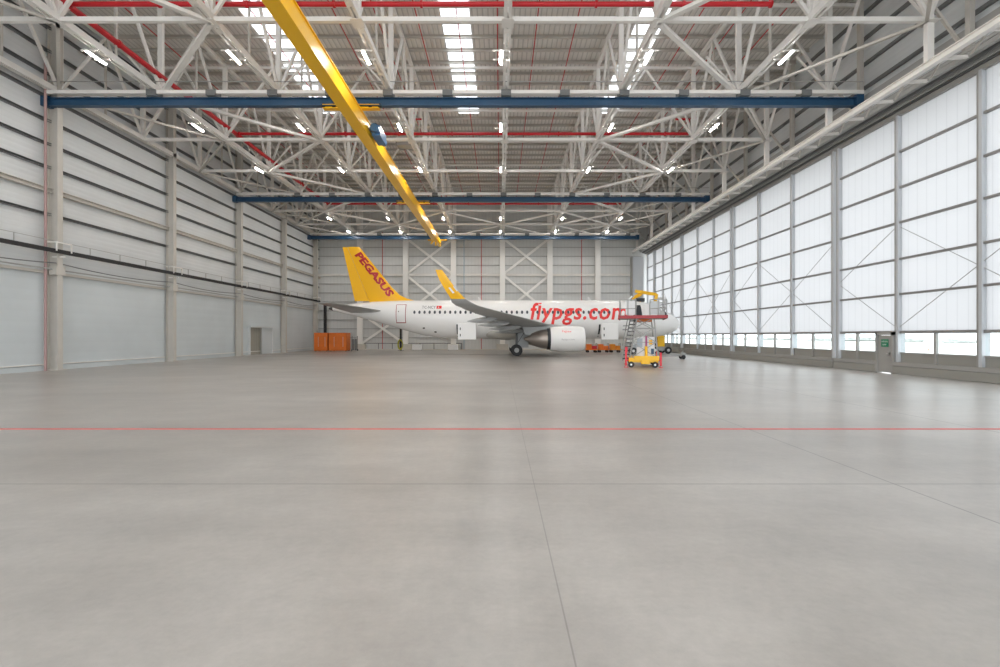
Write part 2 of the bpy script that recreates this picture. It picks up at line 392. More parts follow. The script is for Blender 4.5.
# door head: ladder girder and track rails
hd = empty('door_header_girder', (19.1, 0, 13.95), 'pale ladder girder hung flat above the glazed sliding doors', 'girder')
def H(mb, n, m): o = mb.build(n, m, hd); o.location = (-19.1, 0, -13.95); return o
H(MB().ibeam((19.05, YF, 14.05), (19.05, YB-.6, 14.05), .26, .3, .03), 'inner_chord', M['steel'])
H(MB().bar((20.25, YF, 14.12), (20.25, YB-.6, 14.12), .2, .2), 'outer_chord', M['girt2'])
k = 0; y = -3.0
while y < YB-3.2:
    H(MB().bar((19.15, y, 14.0), (20.2, y, 14.06), .16, .12), 'rung', M['steel'])
    H(MB().bar((19.15, y, 14.0), (20.2, y+1.9, 14.06), .07, .07), 'diagonal', M['steel2'])
    y += 2.05
tr = empty('door_track', (20.7, 0, 13.8), 'dark top track rails guiding the sliding doors', 'track')
for x_, z_, w_, m_ in ((20.48, 13.98, .08, 'girt'), (20.66, 13.9, .1, 'girt2'), (20.84, 13.84, .07, 'girt'), (21.1, 13.86, .16, 'girt2')):
    o = MB().bar((x_, YF, z_), (x_, YB-.6, z_), w_, .16).build('track_rail', M[m_], tr); o.location = (-20.7, 0, -13.8)
jb = empty('door_jamb_post', (19.7, 71.4, 0), 'tall pale steel box post closing the far end of the glazed doors', 'post')
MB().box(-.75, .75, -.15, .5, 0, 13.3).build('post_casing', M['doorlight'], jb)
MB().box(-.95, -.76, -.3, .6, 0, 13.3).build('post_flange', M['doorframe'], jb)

cn = MB().box(21.5, 24.3, YF, YB, 14.0, 14.25)
cn.build('canopy', M['girt2'], wr)
MB().box(21.5, 21.75, YF, YB, 13.75, 14.0).build('soffit', M['girt2'], wr)
# ------------------------------------------------------------------ steel columns
lcol = None
for i, y in enumerate(cols_y):
    if i == 0 or y < 15: continue
    nm = ['', 'second from the camera side', 'nearest the camera in view', 'next after the nearest one in view', 'just before the double grey doorway', 'just past the double grey doorway', 'standing in the far corner by the orange lockers']
    c = empty('steel_column', (WL+.32, y, 0), 'beige steel column on the grey side wall, ' + nm[i], 'column', 'columns along the grey side wall')
    MB().ibeam((0, 0, 0), (0, 0, ZR-.2), .36, .60, .04, up=(1,0,0)).build('shaft', M['steel2'], c)
    MB().box(-.33, .36, -.36, .36, 0, .06).build('base_plate', M['steel2'], c)
    if y > 18:
        MB().box(-.1, .34, -.3, .3, 5.55, 6.05).build('bracket', M['steel2'], c)
BX = [-20.2, -13.6, -6.7, .35, 7.2, 14.1]
bn = ['behind the aircraft tail cone', 'behind the yellow fin', 'behind the yellow winglet', 'in the middle of the end wall', 'behind the flypgs lettering', 'nearest the glazed doors']
bn[4] = 'behind the front part of the cabin'
for x, n_ in zip(BX, bn):
    c = empty('wall_column', (x, YB-.45, 0), 'white steel column on the end wall ' + n_, 'column', 'columns on the end wall')
    MB().ibeam((0,0,.7), (0,0,ZR-.3), .75, .55, .05, up=(0,1,0)).build('shaft', M['bright'], c)
    MB().box(-.85, .85, -.5, .3, 0, .85).build('concrete_plinth', M['cream'], c, bevel=.02)
# diagonal wall bracing
for i, (xa, xb, tiers, n_) in enumerate([(BX[1], BX[2], ((16, 11), (10.7, 5.4)), 'between the yellow fin and the winglet'),
                                 (BX[3], BX[4], ((16, 11), (10.7, 5.4)), 'above the middle of the cabin'),
                                 (BX[0], BX[1], ((5.2, .9),), 'under the aircraft tail')]):
    b = empty('wall_bracing', ((xa+xb)/2, YB-.4, 0), 'white crossed steel braces on the end wall ' + n_, 'bracing', 'cross braces on the end wall')
    cx = (xa+xb)/2; hx = (xb-xa)/2-.2
    for zt, zb in tiers:
        MB().bar((-hx, -.02, zt), (hx, -.02, zb), .32, .14, up=(0,1,0)).build('brace', M['bright'], b)
        MB().bar((hx, .12, zt), (-hx, .12, zb), .32, .12, up=(0,1,0)).build('brace', M['bright'], b)

# ------------------------------------------------------------------ roof trusses
tn = ['nearest the grey side wall', 'second from the grey side wall', 'just beyond the yellow crane girder', 'over the middle of the hall',
      'third from the glazed doors', 'second from the glazed doors', 'nearest the glazed doors']
tn[2] = 'beside the yellow crane girder'
for i, x in enumerate(LX + [WL+.45]):
    wallt = i == 7
    t = empty('roof_truss', (x, 0, ZC), ('white lattice truss fixed along the top of the grey side wall' if wallt else 'long white roof truss ' + tn[i]), 'truss', 'long roof trusses')
    zb = -2.0 if i == 6 else .17
    if i != 6:
        c = MB().bar((-.11, 2, .17), (-.11, YB-.6, .17), .12, .32).bar((.11, 2, .17), (.11, YB-.6, .17), .12, .32)
        for q in range(36): c.box(-.05, .05, 4+1.9*q, 4.35+1.9*q, .02, .30)
        c.build('bottom_chord', M['steel'], t)
    MB().bar((0, 2, 5.45), (0, YB-.6, 5.45), .24, .24).build('top_chord', M['steel'], t)
    for j, y in enumerate(NY):
        MB().bar((0, y, zb+.1), (0, y, 5.4), .27 if i != 6 else .3, .22).build('web_post', M['steel'], t)
        if i < 7 and j < len(NY):
            MB().box(-.27, .27, y-.35, y+.35, -.04, -.015).build('gusset', M['steel'], t)
        for s_ in (-1, 1):
            if (j == 9 and s_ == 1): continue
            MB().bar((0, y, .2), (0, y+s_*3.35, 5.35), .15, .13).build('web_diagonal', M['steel'], t)
    if i not in (6,):
        for y in [q+3.42 for q in NY[:-1]]:
            MB().bar((0, y, .3), (0, y, 5.35), .1, .1).build('web_hanger', M['steel2'], t)

for j, y in enumerate(NY[1:]):
    lab = 'white cross tie frame of the roof, %s from the end wall' % ORD[8-j]
    t = empty('cross_frame', (0, y, ZC), lab, 'truss', 'cross frames of the roof')
    MB().bar((WL+.4, 0, .12), (19.2 if j else 20.4, 0, .12), .2, .2).build('bottom_tie', M['steel'], t)
    MB().bar((WL+.4, 0, 5.3), (21.2, 0, 5.3), .16, .16).build('top_tie', M['steel'], t)
    pairs = [(-25.9, -19.9), (-19.9, -13.0), (-13.0, -6.4), (7.1, 14.0), (14.0, 19.3)]
    for (a, b) in pairs:
        if j in (1, 3, 5, 7):
            MB().bar((a, 0, .2), ((a+b)/2, 0, 5.2), .14, .14).build('web_diagonal', M['steel'], t)
            MB().bar((b, 0, .2), ((a+b)/2, 0, 5.2), .14, .14).build('web_diagonal', M['steel'], t)
        else:
            MB().bar((a, 0, .2), (a+1.9, 0, 2.3), .1, .1).build('knee_brace', M['steel'], t)
            MB().bar((b, 0, .2), (b-1.9, 0, 2.3), .1, .1).build('knee_brace', M['steel'], t)
    MB().bar((21.15, 0, -1.7), (21.15, 0, 5.5), .24, .24).build('end_post', M['steel2'], t)
    MB().bar((19.3, 0, 1.0), (21.1, 0, -1.5), .12, .12).build('end_brace', M['steel2'], t)
# flat zigzag bracing in the plane of the bottom chords
for (a, b, lab) in ((14.0, 7.1, 'flat white zigzag bracing between the second and third trusses from the glazed doors'),
                    (-19.9, -13.0, 'flat white zigzag bracing beside the truss nearest the grey side wall')):
    t = empty('flat_bracing', ((a+b)/2, 0, ZC), lab, 'bracing', 'flat zigzag roof bracing')
    h_ = (b-a)/2
    for j in range(1, 9):
        p, q = (-h_, h_) if j % 2 else (h_, -h_)
        # j odd -> a side
        MB().bar((p if True else 0, NY[j], .02), (q, NY[j+1], .02), .24, .16).build('brace', M['steel'], t)
t = empty('flat_bracing', (0, 0, ZC), 'flat white diagonal braces crossing the whole roof width near the end wall', 'bracing', 'flat zigzag roof bracing')
allx = [-25.9] + LX
for i in range(7):
    MB().bar((allx[i], NY[7] if i % 2 else NY[8], .02), (allx[i+1], NY[8] if i % 2 else NY[7], .02), .18, .14).build('brace', M['steel'], t)
    MB().bar((allx[i], NY[9] if i % 2 else NY[8], .02), (allx[i+1], NY[8] if i % 2 else NY[9], .02), .18, .14).build('brace', M['steel'], t)
t = empty('flat_bracing', (0, 0, ZC), 'flat white braces in the outer roof bays beside both side walls', 'bracing', 'flat zigzag roof bracing')
for j in range(1, 9):
    a, b = (-25.9, -19.9) if j % 2 else (-19.9, -25.9)
    MB().bar((a, NY[j], .02), (b, NY[j+1], .02), .14, .12).build('brace', M['steel2'], t)
    a, b = (14.0, 19.2) if j % 2 else (19.2, 14.0)
    MB().bar((a, NY[j], .02), (b, NY[j+1], .02), .14, .12).build('brace', M['steel2'], t)

# ------------------------------------------------------------------ blue crane runway beams
for y, x1, lab in ((28.9, 20.8, 'long deep blue crane runway beam nearest the camera'), (49.45, 20.6, 'blue crane runway beam over the aircraft, middle one of three'),
               (68.6, 19.0, 'blue crane runway beam close to the end wall')):
    t = empty('crane_runway_beam', (0, y, 15.33), lab, 'crane beam', 'blue runway beams')
    MB().ibeam((-26.0, 0, .16), (x1, 0, .16), .34, .46, .045).build('beam', M['blue'], t)
    MB().box(-26.55, -26.0, -.25, .25, -.1, .5).build('end_bracket', M['blue'], t)
    MB().box(x1-.35, x1+.05, -.27, .27, -.1, .55).build('end_bracket', M['blue'], t)
    for x in [-19.9, -16.5, -13.0, -9.7, -6.4, -3, .35, 3.7, 7.1, 10.5, 14.0, 17.5]:
        if x < x1-1: MB().box(x-.28, x+.28, -.42, .2, .40, .72).build('hanger_clamp', M['girt'], t)
    MB().bar((-25.9, -.25, 1.25), (x1, -.25, 1.25), .04, .04).build('cable_wire', M['girt2'], t)
    MB().bar((-25.9, -.3, .62), (x1, -.3, .62), .12, .2).build('top_channel', M['steel'], t)

# yellow travelling girder hung below the runway beams
cr = empty('overhead_crane', (-8.3, 0, 14.17), 'yellow box-girder crane hung under the blue beams, running the length of the hall', 'crane')
g = MB().box(-.30, .26, 12, 64.6, .06, .86)
g.build('box_girder', M['yellow'], cr)
f = MB().box(-.36, .32, 12, 64.6, 0, .06); f.box(-.36, .32, 12, 64.6, .86, .92); f.build('flange', M['yellow'], cr)
for y in (28.9, 49.45):
    c = MB().ibeam((-1.9, y, 1.04), (1.35, y, 1.04), .4, .22, .03).build('end_carriage', M['yellow'], cr)
    for x in (-1.9, -1.3, .8, 1.35):
        MB().wheel(x, y-.0, 1.15, .13, .12, 14).build('carriage_wheel', M['black'], c)
c = MB().box(-1.6, 1.0, 68.6, 69.1, .95, 1.15).build('end_carriage', M['yellow'], cr)
MB().box(-.2, .2, 64.6, 68.9, .1, .95).build('girder_nose', M['yellow'], cr)
e = MB(); e.bar((0, 64.4, .5), (-.6, 64.4, -.3), .2); e.bar((0, 64.4, .5), (.6, 64.4, -.3), .2); e.bar((0, 64.4, .6), (0, 64.4, -.55), .16)
e.build('end_stop', M['yellow'], cr)
ho = MB(); ho.box(.45, .95, 30.6, 32.3, .12, .75); ho.tube((.7, 30.2, .45), (.7, 30.6, .45), .25, 14); ho.tube((.7, 32.3, .45), (.7, 32.8, .45), .2, 14)
ho.box(.25, .45, 30.8, 31.2, .5, .7); ho.box(.25, .45, 31.8, 32.1, .5, .7)
ho.build('hoist', mat('hoist_blue', (.06, .17, .33), .4), cr)

# ------------------------------------------------------------------ fire pipes, sprinkler lines
for y, x0, x1, n_ in ((22.9, -19.6, 12.4, 'nearest the camera'), (37.6, -19.6, 14.2, 'over the space in front of the aircraft'), (57.5, -19.6, 14.0, 'beyond the aircraft')):
    t = empty('fire_pipe', (0, y, 17.2), 'red fire pipe crossing the roof trusses ' + n_, 'pipe', 'red cross pipes in the roof')
    MB().tube((x0, 0, 0), (x1, 0, 0), .11, 12).build('pipe', M['red'], t)
    for x in [x0+4*k for k in range(int((x1-x0)/4)+1)]:
        MB().tube((x-.05, 0, 0), (x+.05, 0, 0), .16, 12).build('coupling', M['red'], t)
    MB().path([(x1, 0, 0), (x1, 0, 1.1), (x1-1.0, 0, 1.1)], .08, 10).build('riser', M['red'], t)
    MB().path([(-8.2+1.5, 0, 0), (-8.2+1.5, 0, 1.1), (-5.9, 0, 1.1)], .06, 10).build('riser', M['red'], t)
t = empty('fire_main', (-19.85, 0, 17.2), 'thick red fire main running lengthwise in the roof above the grey side wall', 'pipe')
MB().tube((0, 5, 0), (0, 57.5, 0), .15, 12).build('pipe', M['red'], t)
for y in range(8, 57, 6): MB().tube((0, y-.07, 0), (0, y+.07, 0), .2, 12).build('coupling', M['red'], t)
for k in range(17):
    x = -22.3 + 2.46*k
    if x > 19: break
    o = MB().tube((0, 10, 0), (0, YB-.8, 0), .035, 6).build('sprinkler_pipe', M['red']); o.location = (x, 0, 21.5)
    tag(o, 'thin red sprinkler line under the roof sheet, %s counted from the grey side wall' % (ORD+['thirteenth','fourteenth','fifteenth','sixteenth','seventeenth'])[k], 'pipe', 'thin sprinkler lines')
for x, lab in ((-2.7, 'thin red pipe running up the end wall between winglet and middle column'), (11.8, 'thin red pipe up the end wall over the front fuselage'),
               (-17.0, 'thin red pipe running up the end wall beside the yellow fin')):
    tag(MB().tube((x, YB-.3, 0), (x, YB-.3, 17), .045, 8).build('wall_pipe', M['red']), lab, 'pipe')
tag(MB().tube((WL+.3, 28.6, 0), (WL+.3, 28.6, 18), .07, 8).build('wall_pipe', mat('dull_red_pipe', (.42, .27, .26), .5)), 'dull red riser pipe beside the nearest beige wall column', 'pipe')
tag(MB().tube((-5.2, YB-.35, 0), (-5.2, YB-.35, 16), .05, 8).build('wall_pipe', mat('pale_blue_pipe', (.35, .48, .58), .5)), 'thin pale blue pipe on the end wall beside the winglet', 'pipe')

# ------------------------------------------------------------------ strip lights
def make_light():
    r = empty('strip_light', (0,0,0), 'x', 'ceiling light', 'strip lights under the roof trusses')
    MB().box(-.09, .09, -.62, .62, .0, .09).build('housing', M['white'], r)
    MB().box(-.055, .055, -.6, .6, -.025, -.002).build('diffuser', M['lamp'], r)
    for q in (-.4, .4): MB().box(-.42, .42, q-.02, q+.02, .09, .17).build('mounting_strap', M['steel'], r)
    return r
proto = make_light(); first = True
LY = [16.2, 25.0, 33.4, 41.9, 51.2, 59.3, 66.8]
ln = ['the truss along the side wall', 'second truss from side wall', 'the truss by the yellow crane', 'the middle truss',
      'third truss from glazed doors', 'second truss from glazed doors']
for i, x in enumerate(LX[:6]):
    for k, y in enumerate(LY):
        r = proto if first else copy_tree(proto); first = False
        r.location = (x - .3 if x < 0 else x + .3, y, 15.92) if abs(x) > 1 else (x-.3, y, 15.92)
        r['label'] = 'white strip light under %s, %s from the end wall' % (ln[i], ORD[6-k])

# ------------------------------------------------------------------ left wall services
t = empty('conductor_rail', (WL+.75, 0, 6.9), 'black cable rail running along the grey side wall', 'rail')
MB().bar((0, 12, 0), (0, 71.0, 0), .16, .22).build('rail', M['black'], t)
MB().bar((.02, 12, .55), (.02, 71, .55), .03, .03).build('guard_wire', M['girt2'], t)
for k in range(24):
    y = 14 + 2.45*k
    MB().bar((.02, y, .1), (.02, y, .55), .03, .03).build('stanchion', M['girt2'], t)
for y in cols_y[1:]:
    MB().bar((-.6, y, -.28), (.15, y, -.28), .08, .08).build('bracket', M['steel'], t)
    f = MB().bar((-.6, y-.5, .5), (.1, y-.5, .5), .07, .07); f.bar((.1, y-.5, .5), (.1, y+.5, .5), .07, .07)
    f.bar((.1, y-.5, 0), (.1, y-.5, .5), .06, .06); f.bar((.1, y+.5, 0), (.1, y+.5, .5), .06, .06)
    f.build('guard_frame', M['steel'], t)
t = empty('cable_tray', (WL+.5, 0, 6.15), 'thin sagging dark cable hung below the black rail on the side wall', 'cable')
c = MB()
for a, b in zip(cols_y[1:], cols_y[2:]):
    pts = [(0, a+(b-a)*q/8, -.22*4*(q/8)*(1-q/8)+ .1) for q in range(9)]; c.path(pts, .03, 6)
c.path([(0, 10+q, -.05) for q in range(0, 9)] + [(0, 18.9, .1)], .03, 6)
c.build('cable', M['girt'], t)
MB().tube((-.1, 10, -.28), (-.1, 71, -.28), .04, 8).build('conduit', M['girt2'], t)
tag(MB().path([(-24.9, 71.2, 6.9), (-24.9, 71.2, 2.2), (-24.9, 71.2, 0)], .22, 10).build('cable_duct', M['black']), 'thick black duct dropping behind the orange lockers', 'duct')

# double doorway in the side wall
dw = bpy.data.objects.new('door_9', None); COL.objects.link(dw); struct(dw, 'double grey doorway in the side wall'); dw.location = (WL, 54.6, 0)
f = MB().box(.02, .32, -2.62, -2.5, 0, 2.95); f.box(.02, .32, 2.5, 2.62, 0, 2.95); f.box(.02, .45, -2.7, 2.7, 2.9, 3.05); f.build('door_frame', M['clad'], dw)
MB().box(.08, .14, -2.5, .0, .02, 2.9).build('door_leaf', ribbed('olive_grey_door', (.34, .33, .28), 1, .4, .3, .5), dw)
MB().box(.2, .28, .02, 2.5, .02, 2.9).build('door_leaf', M['panel'], dw)
MB().box(.18, .3, -.06, .04, 0, 2.9).build('centre_post', M['girt2'], dw)

# floor markings
tag(MB().box(WL+3, WR-.6, 10.68, 10.82, 0, .004).build('floor_line', mat('worn_red_floor_paint', (.62, .13, .12), .5, var=.12, scale=4)), 'thin red painted line running across the whole floor', 'floor line')
tag(MB().box(WL+.2, WR-.6, 54.0, 54.7, 0, .006).build('floor_strip', M['girt2']), 'narrow grey strip across the floor under the aircraft', 'drain')  # plain mid-grey strip laid across the slab

# ------------------------------------------------------------------ aircraft
AX, AY = 19.35, 53.8
ac = empty('airliner', (AX, AY, 0), 'white twin-engine airliner with yellow tail fin and red lettering on its side', 'aircraft')
def lerp_tab(tab, s):
    if s <= tab[0][0]: return tab[0][1:]
    for p, q in zip(tab, tab[1:]):
        if s <= q[0]:
            t_ = (s-p[0])/(q[0]-p[0]); return tuple(a+(b-a)*t_ for a, b in zip(p[1:], q[1:]))
    return tab[-1][1:]
TAB = [(0, 3.36, 3.24, .06), (.08, 3.56, 3.02, .28), (.3, 3.84, 2.75, .56), (.7, 4.16, 2.46, .86), (1.2, 4.45, 2.24, 1.12), (1.8, 4.72, 2.07, 1.36), (2.4, 5.04, 1.95, 1.55),
       (3.0, 5.33, 1.87, 1.70), (3.8, 5.58, 1.80, 1.84), (4.8, 5.74, 1.75, 1.93), (6.2, 5.82, 1.73, 1.975), (8, 5.84, 1.73, 1.975), (24.2, 5.84, 1.73, 1.975),
       (25.8, 5.84, 1.80, 1.96), (27.4, 5.84, 2.05, 1.88), (29, 5.82, 2.45, 1.72), (31, 5.78, 3.05, 1.42), (33, 5.68, 3.62, 1.06), (35, 5.50, 4.15, .70), (36.5, 5.30, 4.52, .44), (37.3, 5.16, 4.72, .28), (37.57, 5.08, 4.82, .18)]
def ring(s, n=48, grow=0.):
    tp, bt, hw = lerp_tab(TAB, s); cz = (tp+bt)/2; rz = (tp-bt)/2+grow
    return [(-s, (hw+grow)*math.cos(2*PI*i/n), cz+rz*math.sin(2*PI*i/n)) for i in range(n)]
def side(s, z, off=.012):
    tp, bt, hw = lerp_tab(TAB, s); cz = (tp+bt)/2; rz = (tp-bt)/2
    q = max(-.999, min(.999, (z-cz)/rz)); return (-s, -(hw*math.sqrt(1-q*q)+off), z)
st = [t_[0] for t_ in TAB]; ss = []
for a, b in zip(st, st[1:]):
    n_ = max(1, int((b-a)/.7)); ss += [a+(b-a)*k/n_ for k in range(n_)]
ss.append(37.57)
MB().rings([ring(s) for s in ss]).build('fuselage', M['plane'], ac)
# belly fairing
fr_ = []
for s, zb, hw in ((11.2, 1.85, 1.3), (12.4, 1.6, 1.8), (14, 1.48, 2.1), (17.5, 1.48, 2.15), (19.3, 1.6, 1.9), (20.8, 1.78, 1.4), (21.8, 1.9, .9)):
    fr_.append([(-s, hw*math.cos(PI*i/15+PI), 2.55+(2.55-zb)*math.sin(PI*i/15+PI)) for i in range(16)])
MB().rings(fr_, True).build('belly_fairing', M['belly'], ac)
MB().rings([ring(s, 24, .01) for s in (37.3, 37.5)] + [[(-37.75, .1*math.cos(2*PI*i/24), 4.95+.1*math.sin(2*PI*i/24)) for i in range(24)]]).build('exhaust_tip', M['dark'], ac)

def patch(s0, s1, z0, z1, off, name, m, nz=8, ns=2, parent=None):
    mb = MB(); vs_ = []; 
    for a in range(ns+1):
        for b in range(nz+1): vs_.append(side(s0+(s1-s0)*a/ns, z0+(z1-z0)*b/nz, off))
    fs = [(a*(nz+1)+b, (a+1)*(nz+1)+b, (a+1)*(nz+1)+b+1, a*(nz+1)+b+1) for a in range(ns) for b in range(nz)]
    n0 = len(vs_); vs2 = [(x, y+.03, z) for x, y, z in vs_]
    mb.add(vs_+vs2, fs + [tuple(i+n0 for i in f_[::-1]) for f_ in fs]); mb.smooth = True
    return mb.build(name, m, parent or ac)
# cabin windows
wtemplate = None
for k in range(64):
    s = 8.0 + .533*k
    if 28.6 < s: break
    vs_ = []
    n = 12
    base = side(s, 4.47, .02); 
    vs_ = [side(s+.12*math.cos(2*PI*i/n), 4.47+.18*math.sin(2*PI*i/n), .045) for i in range(n)]
    if s > 11 and 15.9 < s < 16.2: continue
    mb = MB(); mb.add(vs_ + [(x, y+.03, z) for x, y, z in vs_], [tuple(range(n)), tuple(range(2*n-1, n-1, -1))] + [(i, (i+1) % n, n+(i+1) % n, n+i) for i in range(n)])
    mb.build('cabin_window', M['winglass'], ac)
# cockpit glazing
for s0, s1, z0, z1 in ((1.75, 2.35, 4.18, 4.62), (2.4, 2.95, 4.2, 4.85), (3.0, 3.5, 4.25, 4.8)):
    patch(s0, s1, z0, z1, .02, 'cockpit_window', M['dark'])
# doors: rear door outlined in red, open dark front door
for a, b in (((30.24, 29.18), (3.35, 5.32)),):
    for s0, s1, z0, z1 in ((a[1], a[1]+.06, *b), (a[0]-.06, a[0], *b), (a[1], a[0], b[0], b[0]+.08), (a[1], a[0], b[1]-.05, b[1])):
        patch(s0, s1, z0, z1, .035, 'door_outline', M['deckred'], nz=8 if z1-z0 > 1 else 1)
    patch(a[1]+.06, a[0]-.06, b[0]+.08, b[1]-.05, .03, 'rear_door', M['plane'])
    patch(29.9, 29.98, 4.5, 4.62, .05, 'door_window', M['dark'], nz=1)
patch(4.6, 5.5, 3.42, 5.25, .03, 'open_front_door', M['dark'])
d = MB(); d.box(-4.5, -3.75, -2.32, -2.24, 3.42, 5.2).build('door_leaf', M['plane'], ac, bevel=.03)
# cargo doors hanging open
for s0, s1 in ((21.8, 23.7), (7.15, 8.9)):
    c = MB().box(-s1, -s0, -2.34, -2.2, 1.62, 3.3).build('cargo_door', M['plane'], ac, bevel=.05)
    for z_ in (2.1, 2.75): MB().box(-s1+.22, -s1+.31, -2.37, -2.33, z_-.14, z_+.12).build('latch', M['dark'], c)
    patch(s1, s1+.18, 1.95, 3.2, .02, 'cargo_opening', M['dark'], nz=4, ns=1)
for s, z in ((27.2, 2.75), (26.0, 2.35)):
    patch(s, s+.22, z, z+.14, .02, 'vent', M['dark'], nz=1)

# wings
def airfoil(le, y, z, c, th=.12, tilt=0, vert=0.):
    """closed section starting at LE position s=le; vert blends thickness direction from z to y"""
    P = []
    up = [(0,0),(.02,.35),(.08,.62),(.2,.92),(.35,1),(.55,.85),(.75,.52),(.92,.2),(1,.03)]
    lo = [(.92,-.08),(.75,-.3),(.55,-.58),(.35,-.72),(.2,-.7),(.08,-.5),(.02,-.28)]
    for a, b in up+lo:
        t_ = b*th*c*.5; P.append((-(le+a*c), y + t_*vert, z + t_*(1-abs(vert)) - a*c*tilt))
    return P
def wing(sg_):
    root = empty('wing', (0,0,0)); root.parent = ac
    S = [(11.6, 1.2, 2.55, 7.3, .15), (12.2, 2.0, 2.75, 6.4, .14), (14.9, 6.4, 3.12, 3.95, .12), (17.7, 11.5, 3.62, 2.75, .11), (20.5, 16.3, 4.12, 1.75, .10)]
    m_ = MB(); m_.rings([airfoil(le, sg_*y, z, c, th, .02) for le, y, z, c, th in S]); main = m_.build('wing_panel', M['wing'], ac)
    bpy.data.objects.remove(root)
    T = [(20.5, 16.3, 4.12, 1.75, .10, 0), (21.0, 17.0, 4.24, 1.6, .09, .1), (21.45, 17.45, 4.45, 1.42, .09, .4), (21.85, 17.7, 4.68, 1.05, .09, .8)]
    MB().rings([airfoil(le, sg_*y, z, c, th, 0, -sg_*v) for le, y, z, c, th, v in T]).build('wingtip', M['wing'], ac)
    U = [(21.85, 17.7, 4.68, 1.05, .09, .8), (22.35, 17.82, 5.2, .88, .09, .9), (23.0, 17.92, 6.05, .72, .09, .95), (23.5, 18.0, 6.75, .48, .09, .95)]
    MB().rings([airfoil(le, sg_*y, z, c, th, 0, -sg_*v) for le, y, z, c, th, v in U]).build('sharklet', M['tail'], ac)
    # flaps panels along the trailing edge
    F = [(18.2, 2.3, 2.42, 1.35, .12), (18.45, 6.3, 2.83, .95, .12)]
    MB().rings([airfoil(le, sg_*y, z, c, th, .12) for le, y, z, c, th in F]).build('inner_flap', M['wing'], ac)
    F = [(18.45, 6.5, 2.87, .9, .12), (20.55, 12.6, 3.52, .6, .12)]
    MB().rings([airfoil(le, sg_*y, z, c, th, .12) for le, y, z, c, th in F]).build('outer_flap', M['wing'], ac)
    # flap track fairings
    for s0, y, z, L in ((16.9, 4.4, 2.5, 3.0), (17.4, 7.4, 2.78, 3.0), (18.5, 9.8, 3.08, 2.8), (19.6, 12.1, 3.36, 2.5)):
        pr = [(0, .02), (.1, .12), (.3, .2), (.55, .2), (.8, .11), (1, .015)]
        MB().rings([[(-(s0+a*L), sg_*y+r*.75*math.cos(2*PI*i/14), z+.05-a*.18+r*1.25*math.sin(2*PI*i/14)) for i in range(14)] for a, r in pr]).build('flap_fairing', M['wing'], ac)
    # engine
    ey, ez = sg_*5.75, 1.72
    MB().lathe_x([(-11.62, .90), (-11.42, .93), (-11.30, 1.02), (-11.33, 1.10), (-11.6, 1.19), (-12.3, 1.255), (-13.2, 1.25), (-14.2, 1.18), (-14.55, 1.12), (-14.55, 1.02)], ey, ez, 40).build('nacelle', M['plane'], ac)
    MB().lathe_x([(-11.62, .90), (-12.0, .88), (-14.75, 1.02)], ey, ez, 40).build('intake_duct', M['chrome'], ac)
    MB().lathe_x([(-12.3, .01), (-12.32, .87)], ey, ez, 40).build('fan', M['dark'], ac)
    MB().lathe_x([(-11.9, .01), (-12.1, .15), (-12.3, .26)], ey, ez, 20).build('spinner', M['dark'], ac)
    MB().lathe_x([(-14.5, 1.03), (-14.85, 1.03), (-14.85, .5)], ey, ez, 40).build('fan_duct_gap', M['dark'], ac)
    MB().lathe_x([(-14.6, .96), (-15.3, .90), (-15.9, .74), (-16.4, .52), (-16.4, .45)], ey, ez, 32).build('core_cowl', M['core'], ac)
    MB().lathe_x([(-16.0, .42), (-16.5, .33), (-17.0, .12), (-17.1, .01)], ey, ez, 24).build('exhaust_cone', M['core'], ac)
    p = MB(); p.rings([[(-a, ey+sgn*wd, z_) for (a, z_, sgn) in ((12.6, 2.9, -1), (17.3, 3.1, -1), (17.3, 3.1, 1), (12.6, 2.9, 1))] for wd in (.18,)] +
                      [[(-12.9, ey-.2, 2.35), (-16.9, ey-.15, 2.1), (-16.9, ey+.15, 2.1), (-12.9, ey+.2, 2.35)]]); p.build('pylon', M['wing'], ac)
    # main gear
    gy = sg_*3.8
    gr_ = MB(); gr_.tube((-17.7, gy, .58), (-17.62, gy, 2.7), .13, 14); gr_.tube((-17.7, gy-.5, .585), (-17.7, gy+.5, .585), .07, 12)
    gr_.tube((-17.65, gy, 1.5), (-17.0, gy-sg_*1.4, 2.3), .06, 10); gr_.tube((-17.65, gy, 1.2), (-16.9, gy, 2.4), .05, 10)
    gr_.build('main_gear_strut', M['girt'], ac)
    for q in (-.36, .36):
        wl_ = MB().wheel(-17.7, gy+q, .585, .585, .4, 28).build('main_wheel', M['black'], ac)
        MB().wheel(-17.7, gy+q, .585, .27, .43, 20).build('hub', M['girt2'], wl_)
    MB().box(-17.75, -16.5, gy-.03, gy+.03, .85, 2.6).build('gear_door', M['wing'], ac)
    MB().box(-18.3, -17.1, sg_*.9-.04, sg_*.9+.04, .75, 1.7).build('gear_door', M['belly'], ac)
wing(-1); wing(1)
# nose gear
ng = MB(); ng.tube((-5.07, 0, .4), (-5.2, 0, 1.9), .09, 12); ng.tube((-5.07, -.32, .4), (-5.07, .32, .4), .05, 10); ng.tube((-5.1, 0, 1.0), (-4.3, 0, 1.85), .05, 8)
ng.build('nose_gear_strut', M['white'], ac)
for q in (-.25, .25):
    wl_ = MB().wheel(-5.07, q, .39, .39, .22, 24).build('nose_wheel', M['black'], ac); MB().wheel(-5.07, q, .39, .17, .25, 16).build('hub', M['white'], wl_)
for q in (-.38, .38): MB().box(-5.9, -4.6, q-.02, q+.02, 1.25, 1.95).build('nose_gear_door', M['plane'], ac)

# tailplane
for sg_ in (-1, 1):
    S = [(31.2, .5, 4.55, 4.0, .1), (31.7, 1.0, 4.62, 3.6, .1), (35.45, 6.22, 5.22, 1.5, .09)]
    MB().rings([airfoil(le, sg_*y, z, c, th, .03) for le, y, z, c, th in S]).build('tailplane', M['wing'], ac)
